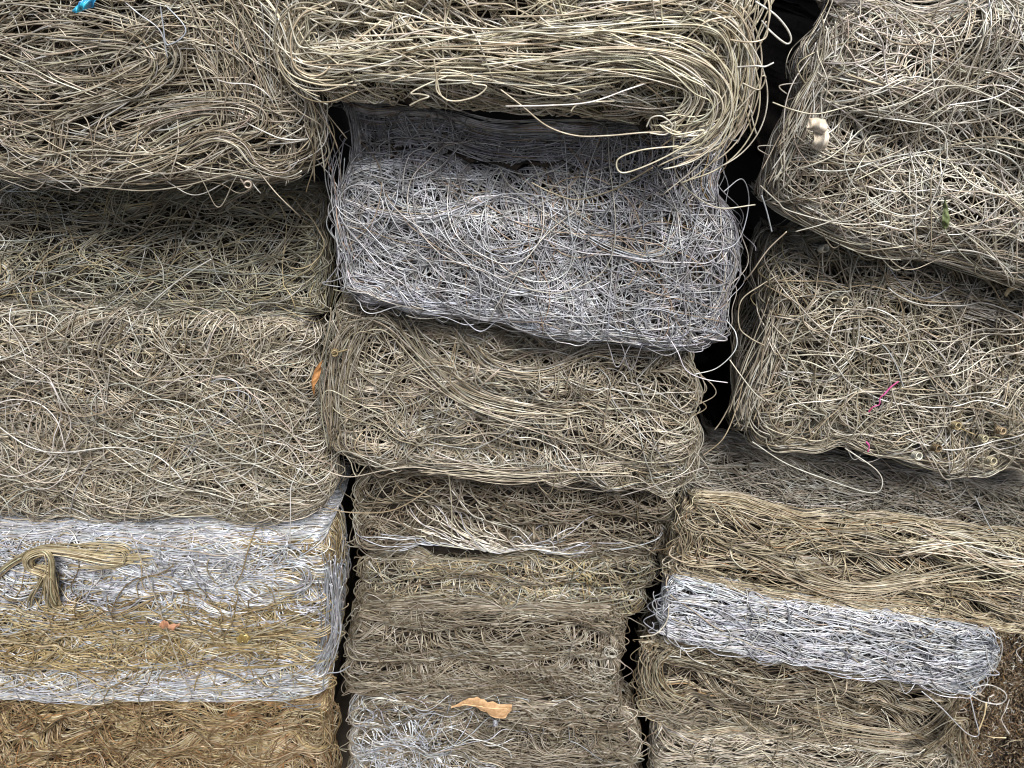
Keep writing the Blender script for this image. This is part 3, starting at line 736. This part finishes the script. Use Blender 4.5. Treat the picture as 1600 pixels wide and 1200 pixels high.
for k in range(3): sheaf(T, B, [(1078 + k * 14, 815), (1072 + k * 14, 850), (1066 + k * 14, 900)], 10, 'warm', spread=.010, lift=.004)
finish(T, r_); BALES['R4'] = (B, r_)
strand(B, r_, [(1480, 910), (1560, 905), (1620, 885)], 'cream', lift=.015)

B, r_ = bale('thin bluish white bright wire slab tilting down to the right between two tan bales',
             quad=[(1046, 915), (1556, 996), (1522, 1090), (1024, 1000)], rad=.0014, Y=-.03, lump=.004, r=.018, creases=[], corner=24)
T = fill(B, r_, 'white', [('w', st(A_FLAT, ang0=-.02, noise_amp=.18, angs=.35), .85, None), ('w', A_LOOP, .15, None)], cover=4.6, strands=5, spal='white', eu=.07, ev=.04)
for k in range(5):
    sheaf(T, B, [(1440, 1000 + k * 8), (1500, 1012 + k * 8), (1545, 1015 + k * 5), (1540, 1035 + k * 5), (1490, 1050 + k * 7)], 7, 'white', spread=.008, lift=.004, ragged=.3)
finish(T, r_); BALES['R5'] = (B, r_)
strand(B, r_, [(1540, 1008), (1543, 1030), (1550, 1046), (1557, 1042), (1566, 1015), (1562, 995)], 'white', lift=.02)
strand(B, r_, [(1520, 1075), (1545, 1070), (1568, 1080), (1572, 1092), (1560, 1100), (1535, 1096), (1515, 1085)], 'white', lift=.02)
strand(B, r_, [(1516, 1090), (1523, 1120), (1529, 1148), (1510, 1145), (1470, 1105), (1440, 1080)], 'white', lifts=[.01, .02, .02, .02, .03, .02])
strand(B, r_, [(1000, 995), (1025, 990), (1042, 970), (1045, 945)], 'cream', lifts=[.02, .02, .01, .0])

B, r_ = bale('tan layered bale with flowing wires directly below the bluish white slab',
             quad=[(1003, 998), (1500, 1088), (1482, 1192), (1000, 1138)], rad=.0013, Y=.0, creases=[(.05, .014, .06), (.36, .026, .05), (.68, .024, .05)], lump=.007, r=.035)
T = fill(B, r_, 'warm', [('b', st(B_FOLD, ang0=-.03, turn=1.4, noise_amp=.3), .5, None), ('w', st(A_FLAT, noise_amp=.25), .5, 'umber')], cover=4.2, strands=8, spal='cream')
for k in range(3): sheaf(T, B, [(1030 + k * 10, 1010), (1006 + k * 11, 1040), (1015 + k * 13, 1080), (1060 + k * 14, 1110)], 12, 'warm', spread=.010, lift=.006)
sheaf(T, B, [(1200, 1100), (1300, 1135), (1400, 1150), (1450, 1140), (1490, 1105), (1495, 1080)], 22, 'warm', spread=.012, lift=.006, ragged=.2)
finish(T, r_); BALES['R6'] = (B, r_)
strand(B, r_, [(1275, 1075), (1278, 1110), (1290, 1150), (1305, 1168), (1316, 1150), (1314, 1120), (1298, 1075)], 'cream', lift=.014)
strand(B, r_, [(1170, 1140), (1175, 1100), (1185, 1080), (1197, 1090), (1194, 1115), (1180, 1150)], 'cream', lift=.014)

B, r_ = bale('tan and silver bale cut off by the bottom edge, lower end of the right column',
             quad=[(1025, 1150), (1500, 1196), (1510, 1320), (1010, 1320)], rad=.0013, Y=-.03, lump=.007, r=.035)
T = fill(B, r_, 'umber', [('b', st(B_FOLD, turn=1.6), .4, None), ('w', A_FLAT, .6, 'tan')], cover=4.4, strands=7, spal='cream')
sheaf(T, B, [(1420, 1195), (1470, 1160), (1500, 1130), (1505, 1160), (1512, 1210)], 20, 'warm', spread=.016, lift=.004, ragged=.3)
finish(T, r_); BALES['R7'] = (B, r_)

# ================================================================ GROUND AND SHAVINGS
M_GROUND = simple_mat('packed_dirt', (0.03, 0.024, 0.018), (0.07, 0.055, 0.042), scale=8, rough=0.95, bump=0.5)
gs = 30
g = quads_mesh('ground', np.array([[-gs, -gs, 0], [gs, -gs, 0], [gs, gs, 0], [-gs, gs, 0]], float), np.array([[0, 1, 2, 3]]), smooth=False)
tag(link_mesh('ground', g, M_GROUND), kind='structure')

M_BACK = simple_mat('near_black_backing', (0.02, 0.018, 0.016), (0.04, 0.037, 0.033), scale=5, rough=0.95, bump=0.3)
bw = quads_mesh('added_dark_backing', np.array([[x, y, z] for z in (0, 3.2) for (x, y) in ((-4, .66), (4, .66), (4, .9), (-4, .9))], float),
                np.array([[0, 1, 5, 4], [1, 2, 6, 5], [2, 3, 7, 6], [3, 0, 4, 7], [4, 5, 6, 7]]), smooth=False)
tag(link_mesh('added_dark_backing', bw, M_BACK), kind='structure')  # invented slab, added behind the stack to keep the gaps dark

# heap of turnings filling the corner to the right of the lowest bales
M_HEAP = simple_mat('shavings_dirt', (0.012, 0.009, 0.007), (0.04, 0.028, 0.018), scale=60, rough=0.9, bump=1.0)
hu, hv = np.meshgrid(np.linspace(0, 1, 46), np.linspace(0, 1, 60), indexing='ij')
c_tl, c_tr = at(1440, 960, .30), at(1800, 960, .30)
c_bl, c_br = at(1440, 1320, -.02), at(1800, 1320, -.02)
HP = (c_tl * (1 - hu[..., None]) + c_tr * hu[..., None]) * (1 - hv[..., None]) + (c_bl * (1 - hu[..., None]) + c_br * hu[..., None]) * hv[..., None]
HN = Noise2(.12)
HP[..., 1] += .014 * HN(HP[..., 0], HP[..., 2])
front = HP.copy()
# skirt down to the ground so that the heap is a closed slope
sk = front[:, -1].copy(); sk[:, 2] = 0.0; sk[:, 1] -= .3
front = np.concatenate([front, sk[:, None]], axis=1)
idx = np.arange(front.shape[0] * front.shape[1]).reshape(front.shape[:2])
F = np.stack([idx[:-1, :-1], idx[:-1, 1:], idx[1:, 1:], idx[1:, :-1]], -1).reshape(-1, 4)
heap = link_mesh('terrain', quads_mesh('terrain', front.reshape(-1, 3), F), M_HEAP)
tag(heap, kind='structure')
T = Tubes()
PAL['chip'] = [((.34, .25, .16), .4, 5), ((.20, .13, .08), .2, 4), ((.52, .45, .36), .5, 3), ((.8, .8, .78), .7, .9), ((.42, .27, .12), .3, .8)]
PAL['rootlet'] = [((.55, .47, .36), .1, 4), ((.30, .20, .12), .1, 3), ((.78, .76, .72), .3, 1.5)]
N, K = 30000, 9
s, t = RNG.random(N), RNG.random(N)
c0 = (c_tl * (1 - s[:, None]) + c_tr * s[:, None]) * (1 - t[:, None]) + (c_bl * (1 - s[:, None]) + c_br * s[:, None]) * t[:, None]
c0[:, 1] += .014 * HN(c0[:, 0], c0[:, 2]) - RNG.uniform(-.002, .014, N)
a, b = RNG.normal(0, 1, (N, 3)), RNG.normal(0, 1, (N, 3))
a /= np.linalg.norm(a, axis=1, keepdims=True); b -= a * (a * b).sum(1, keepdims=True); b /= np.linalg.norm(b, axis=1, keepdims=True)
R = RNG.uniform(.002, .009, (N, 1)); sw = RNG.uniform(1.2, 5.0, (N, 1)) * np.linspace(0, 1, K)[None]
ax = np.cross(a, b)
P = c0[:, None] + (R * np.cos(sw))[..., None] * a[:, None] + (R * np.sin(sw))[..., None] * b[:, None] + (sw * .0012)[..., None] * ax[:, None]
T.add(P, RNG.uniform(.0006, .0016, N), pick('chip', N), 3)
N2_, K2 = 150, 26
q = RNG.random((N2_, 2))
c1 = (c_tl * (1 - q[:, :1]) + c_tr * q[:, :1]) * (1 - q[:, 1:]) + (c_bl * (1 - q[:, :1]) + c_br * q[:, :1]) * q[:, 1:]
c1[:, 1] += .014 * HN(c1[:, 0], c1[:, 2]) - RNG.uniform(.004, .018, N2_)
hd = RNG.uniform(0, 2 * PI, (N2_, 1)) + np.cumsum(RNG.normal(0, .28, (N2_, K2)), axis=1)
st_ = RNG.uniform(.0012, .0045, (N2_, 1))
PX, PZ = np.cumsum(np.cos(hd) * st_, 1), np.cumsum(np.sin(hd) * st_, 1)
P = c1[:, None] + np.stack([PX, -slow(N2_, K2, .003), PZ], -1)
T.add(P, RNG.uniform(.0007, .0018, N2_), pick('rootlet', N2_), 4)
tag(link_mesh('metal_shavings', T.mesh('metal_shavings'), M_WIRE), 'brown curly metal shavings with pale twiggy bits, heaped in the bottom right corner', 'metal shavings', kind='stuff')

# ================================================================ LITTER RESTING ON THE BALES
def patch(name, B, upper, lower, lift, mat, label, cat, bulge=.006, curl=.001, thick=.0008, parent=None, mark=None):
    """a thin solid scrap between an upper and a lower edge (photo pixels), bent and with thickness"""
    n, m = 26, 9
    def edge(p):
        P = np.array([B.pt(x, y, lift) for x, y in p])
        L = np.r_[0, np.cumsum(np.linalg.norm(np.diff(P, axis=0), axis=1))]
        q = np.linspace(0, L[-1], n)
        return np.stack([np.interp(q, L, P[:, k]) for k in range(3)], 1)
    U, D = edge(upper), edge(lower)
    f = np.linspace(0, 1, m)[None, :, None]
    G = U[:, None] * (1 - f) + D[:, None] * f
    ff, ss = f[..., 0], np.linspace(0, 1, n)[:, None]
    h = bulge * np.sin(PI * ff) + curl * np.sin(ss * 9 + 2) * (0.4 + ff) + curl * .6 * np.sin(ss * 23 + ff * 5) + .5 * bulge * np.sin(PI * ss)
    if mark: h = h - .0012 * np.exp(-((ff - .5) / .09) ** 2)
    G = G + h[..., None] * B.n
    V = np.concatenate([G.reshape(-1, 3), (G - thick * B.n).reshape(-1, 3)])
    base = G.mean((0, 1)); V = V - base
    ix = np.arange(n * m).reshape(n, m); jx = ix + n * m
    F = [np.stack([ix[:-1, :-1], ix[:-1, 1:], ix[1:, 1:], ix[1:, :-1]], -1).reshape(-1, 4), np.stack([jx[:-1, :-1], jx[1:, :-1], jx[1:, 1:], jx[:-1, 1:]], -1).reshape(-1, 4)]
    for a_, b_ in ((ix[:, 0], jx[:, 0]), (ix[:, -1], jx[:, -1]), (ix[0], jx[0]), (ix[-1], jx[-1])):
        F.append(np.stack([a_[:-1], a_[1:], b_[1:], b_[:-1]], -1))
    o = link_mesh(name, quads_mesh(name, V, np.concatenate(F)), mat)
    o.location = Vector(base)
    if parent is not None:
        o.parent = parent; o.matrix_parent_inverse = Matrix.Translation(-parent.location)
    else: tag(o, label, cat)
    return o

M_LEAF = simple_mat('dry_leaf_tan', (.42, .25, .12), (.70, .46, .26), scale=90, rough=.7, bump=.3)
M_LEAF2 = simple_mat('dry_leaf_orange', (.25, .10, .03), (.62, .32, .12), scale=70, rough=.7, bump=.3)
M_RIB = simple_mat('leaf_rib', (.70, .45, .24), (.80, .56, .33), scale=50, rough=.7)
M_PLAST = simple_mat('yellowed_plastic', (.52, .44, .33), (.78, .73, .64), scale=60, rough=.35, bump=.3)
M_GREEN = simple_mat('green_leaf', (.07, .10, .03), (.22, .27, .13), scale=120, rough=.7)
M_BLUE = simple_mat('blue_film', (.02, .08, .35), (.06, .62, .80), scale=60, rough=.25)
M_PINK = simple_mat('magenta_thread', (.45, .03, .12), (.75, .18, .55), scale=90, rough=.5)
M_STRAW = simple_mat('pale_strip', (.62, .48, .27), (.80, .68, .45), scale=50, rough=.6)
M_PAPER = simple_mat('white_scrap', (.38, .35, .31), (.72, .71, .69), scale=50, rough=.6)
M_COPPER = simple_mat('rusty_strip', (.34, .16, .09), (.50, .28, .17), scale=80, rough=.6)

leaf = patch('dry_leaf', BALES['M7'][0], [(705, 1103), (716, 1099), (728, 1093), (733, 1089.5), (740, 1090), (746, 1088), (751, 1092), (757, 1091), (762, 1096), (770, 1095), (778, 1100), (788, 1100), (800, 1102)],
     [(705, 1104), (717, 1103), (729, 1101), (736, 1105), (745, 1105), (752, 1110), (759, 1111), (768, 1118), (778, 1119), (790, 1121), (794, 1115), (799, 1111), (800, 1104)],
     .034, M_LEAF, 'dry tan leaf with ragged edges under the tightly layered grey tan bale', 'leaf', bulge=.004, curl=.002, mark=True)
patch('leaf_rib', BALES['M7'][0], [(722, 1099.6), (745, 1102.6), (768, 1105.8), (792, 1106.6)], [(722, 1100.4), (745, 1103.6), (768, 1106.8), (792, 1107.2)], .0395, M_RIB, None, None, bulge=.001, curl=.0005, parent=leaf)
patch('dry_leaf', BALES['M3'][0], [(505, 562), (499, 567), (492, 577), (488, 588), (487, 600), (490, 618)], [(505, 564), (502, 570), (501, 580), (499, 590), (493, 600), (491, 618)],
     .026, M_LEAF2, 'small curled orange leaf caught in the gap beside a combed bale edge', 'leaf', bulge=.004, curl=.003)
patch('plastic_scrap', BALES['R1'][0], [(1259, 196), (1264, 184), (1276, 183), (1289, 186), (1292, 196)], [(1258, 200), (1268, 204), (1278, 207), (1288, 207), (1293, 200)],
     .026, M_PLAST, 'yellowed plastic scrap on the left side of the big pale bale', 'plastic scrap', bulge=.008, curl=.003)
patch('plastic_scrap', BALES['R1'][0], [(1270, 206), (1275, 205), (1284, 203), (1291, 200), (1295, 206)], [(1266, 226), (1271, 232), (1279, 235), (1288, 230), (1295, 220)],
     .024, M_PLAST, 'rounded beige plastic flap just below the yellowed plastic scrap', 'plastic scrap', bulge=.008, curl=.003)
patch('green_leaf', BALES['R1'][0], [(1476, 308), (1481, 325), (1484, 345), (1480, 358)], [(1475, 308), (1474, 328), (1470, 342), (1474, 357)],
     .02, M_GREEN, 'small withered green leaf on the big pale bale', 'leaf', bulge=.003, curl=.002)
patch('plastic_scrap', BALES['L1'][0], [(119, 13), (124, 3), (134, -3), (150, -4)], [(120, 20), (127, 18), (136, 14), (146, 12)],
     .026, M_BLUE, 'torn bright blue plastic film scrap at the top edge of the matted tan bale', 'plastic scrap', bulge=.005, curl=.005)
patch('pale_strip', R2[0], [(1568, 459), (1575, 450), (1590, 444), (1612, 440)], [(1571, 464), (1579, 456), (1592, 449), (1612, 444)],
     .024, M_STRAW, 'narrow straw coloured strip at the right edge between the two upper right bales', 'strip', bulge=.002)
patch('metal_strip', BALES['L4'][0], [(250, 973), (257, 968), (265, 974), (281, 975)], [(252, 979), (260, 983), (266, 984), (280, 979)],
     .024, M_COPPER, 'twisted reddish copper strip in the gold band of the white and gold bale', 'metal strip', bulge=.003, curl=.003)
patch('metal_scrap', BALES['L4'][0], [(370, 996), (376, 990), (386, 991), (392, 996)], [(373, 1003), (378, 1004), (385, 1003), (391, 999)],
     .026, simple_mat('brass', (.75, .55, .18), (.85, .68, .3), scale=50, rough=.25, metallic=.8), 'small shiny brass scrap on the gold band', 'metal scrap', bulge=.003, curl=.002)

def bent_strip(name, pts, w, mat, label, cat, group=None):
    G = spline(pts, 40)
    Tn = np.gradient(G, axis=0); Tn /= np.linalg.norm(Tn, axis=1, keepdims=True)
    sd_ = np.cross(Tn, [0.1, -1, .1]); sd_ /= np.linalg.norm(sd_, axis=1, keepdims=True)
    up = np.cross(sd_, Tn)
    ww = w * (0.75 + .25 * np.sin(np.linspace(0, 7, 40)))[:, None]
    ring = np.stack([G - sd_ * ww, G + up * .0006, G + sd_ * ww, G - up * .0006], 1)
    c = G.mean(0)
    idx = np.arange(160).reshape(40, 4)
    F = np.stack([idx[:-1], np.roll(idx, -1, 1)[:-1], np.roll(idx, -1, 1)[1:], idx[1:]], -1).reshape(-1, 4)
    F = np.vstack([F, idx[0][::-1][None], idx[-1][None]])
    o = link_mesh(name, quads_mesh(name, (ring - c).reshape(-1, 3), F, smooth=False), mat)
    o.location = Vector(c)
    return tag(o, label, cat, group)

Bh = BALES['R6'][0]
hp = lambda x, y, Y: at(x, y, Y)
bent_strip('pale_strip', [hp(1530, 1110, .0), hp(1540, 1098, -.01), hp(1537, 1120, -.005), hp(1527, 1145, .0)], .0045, M_STRAW, 'cream folded strip standing beside the lower right corner of the bluish white slab', 'strip')
bent_strip('pale_strip', [hp(1530, 1146, .02), hp(1550, 1152, .0), hp(1572, 1153, .0)], .0035, M_STRAW, 'straight cream strip lying flat on the brown shavings', 'strip')
bent_strip('white_strip', [hp(1577, 1093, .05), hp(1571, 1110, .04), hp(1565, 1125, .03), hp(1577, 1147, .02)], .0022, M_PAPER, 'curved white strip lying on the shavings in the bottom right corner', 'strip')
bent_strip('white_strip', [hp(1600, 1008, .1), hp(1588, 1018, .1), hp(1596, 1032, .1)], .0025, M_PAPER, 'crooked white strip near the top of the shavings at the right edge', 'strip')

# pink thread and small coils on the coil strewn bale
BR2 = R2[0]
bent_strip('thread', [BR2.pt(1404, 596, .024), BR2.pt(1392, 605, .026), BR2.pt(1382, 616, .026), BR2.pt(1375, 622, .024), BR2.pt(1374, 632, .022), BR2.pt(1364, 636, .024), BR2.pt(1357, 644, .022)],
           .0022, M_PINK, 'magenta pink plastic thread snagged on the coil strewn bale at right', 'thread')
bent_strip('thread', [BR2.pt(1353, 690, .024), BR2.pt(1358, 697, .024), BR2.pt(1356, 706, .022)], .002, M_PINK, 'tiny dark magenta thread end low on the coil strewn bale', 'thread')

def coil(B, root, px, py, rr, turns=4, tail=((20, 30),), pal='gold', lift=.022, tilt=(.2, .25)):
    c = B.pt(px, py, lift)
    th = np.linspace(0, 2 * PI * turns, 22 * turns)
    ax = B.n + tilt[0] * B.ex + tilt[1] * B.ey; ax = ax / np.linalg.norm(ax)
    e1 = np.cross(ax, B.ey); e1 /= np.linalg.norm(e1); e2 = np.cross(ax, e1)
    G = c + rr * np.cos(th)[:, None] * e1 + rr * np.sin(th)[:, None] * e2 + ((th / (2 * PI) - turns / 2) * 2.3 * RW)[:, None] * ax
    t = np.array([B.pt(px + a, py + b, .004) for a, b in tail])
    t = spline(np.vstack([G[-1], t]), 16)[1:]
    G = np.vstack([G, t])
    T = Tubes(); T.add(G[None], np.array([RW * .9]), pick(pal, 1), 4, ref=ax + .2)
    o = link_mesh('wire_coil', T.mesh('wire_coil'), M_WIRE, root)
    o['label'] = 'little tight coil of wire'

for (x, y, rr, tl) in [(1287, 388, .0060, ((-2, 15), (-1, 38))), (1535, 685, .0062, ((20, -2), (60, 12))), (1548, 720, .0068, ((4, 14),)), (1563, 673, .0058, ((-8, -10),)),
                       (1463, 700, .0062, ((-12, 4),)), (1493, 665, .0064, ((16, 8), (30, 14))), (1317, 470, .0070, ((-20, 5),)), (1432, 712, .0070, ((10, 6),))]:
    coil(R2[0], R2[1], x, y, rr, tail=tl, pal='gold' if x > 1450 else 'cream')
coil(*BALES['M3'], 523, 551, .0055, tail=((20, -5),), pal='gold')
coil(*BALES['M7'], 774, 1130, .005, tail=((-12, 5),), pal='white')
coil(*BALES['L1'], 388, 288, .005, tail=((-12, -8),), pal='tan')
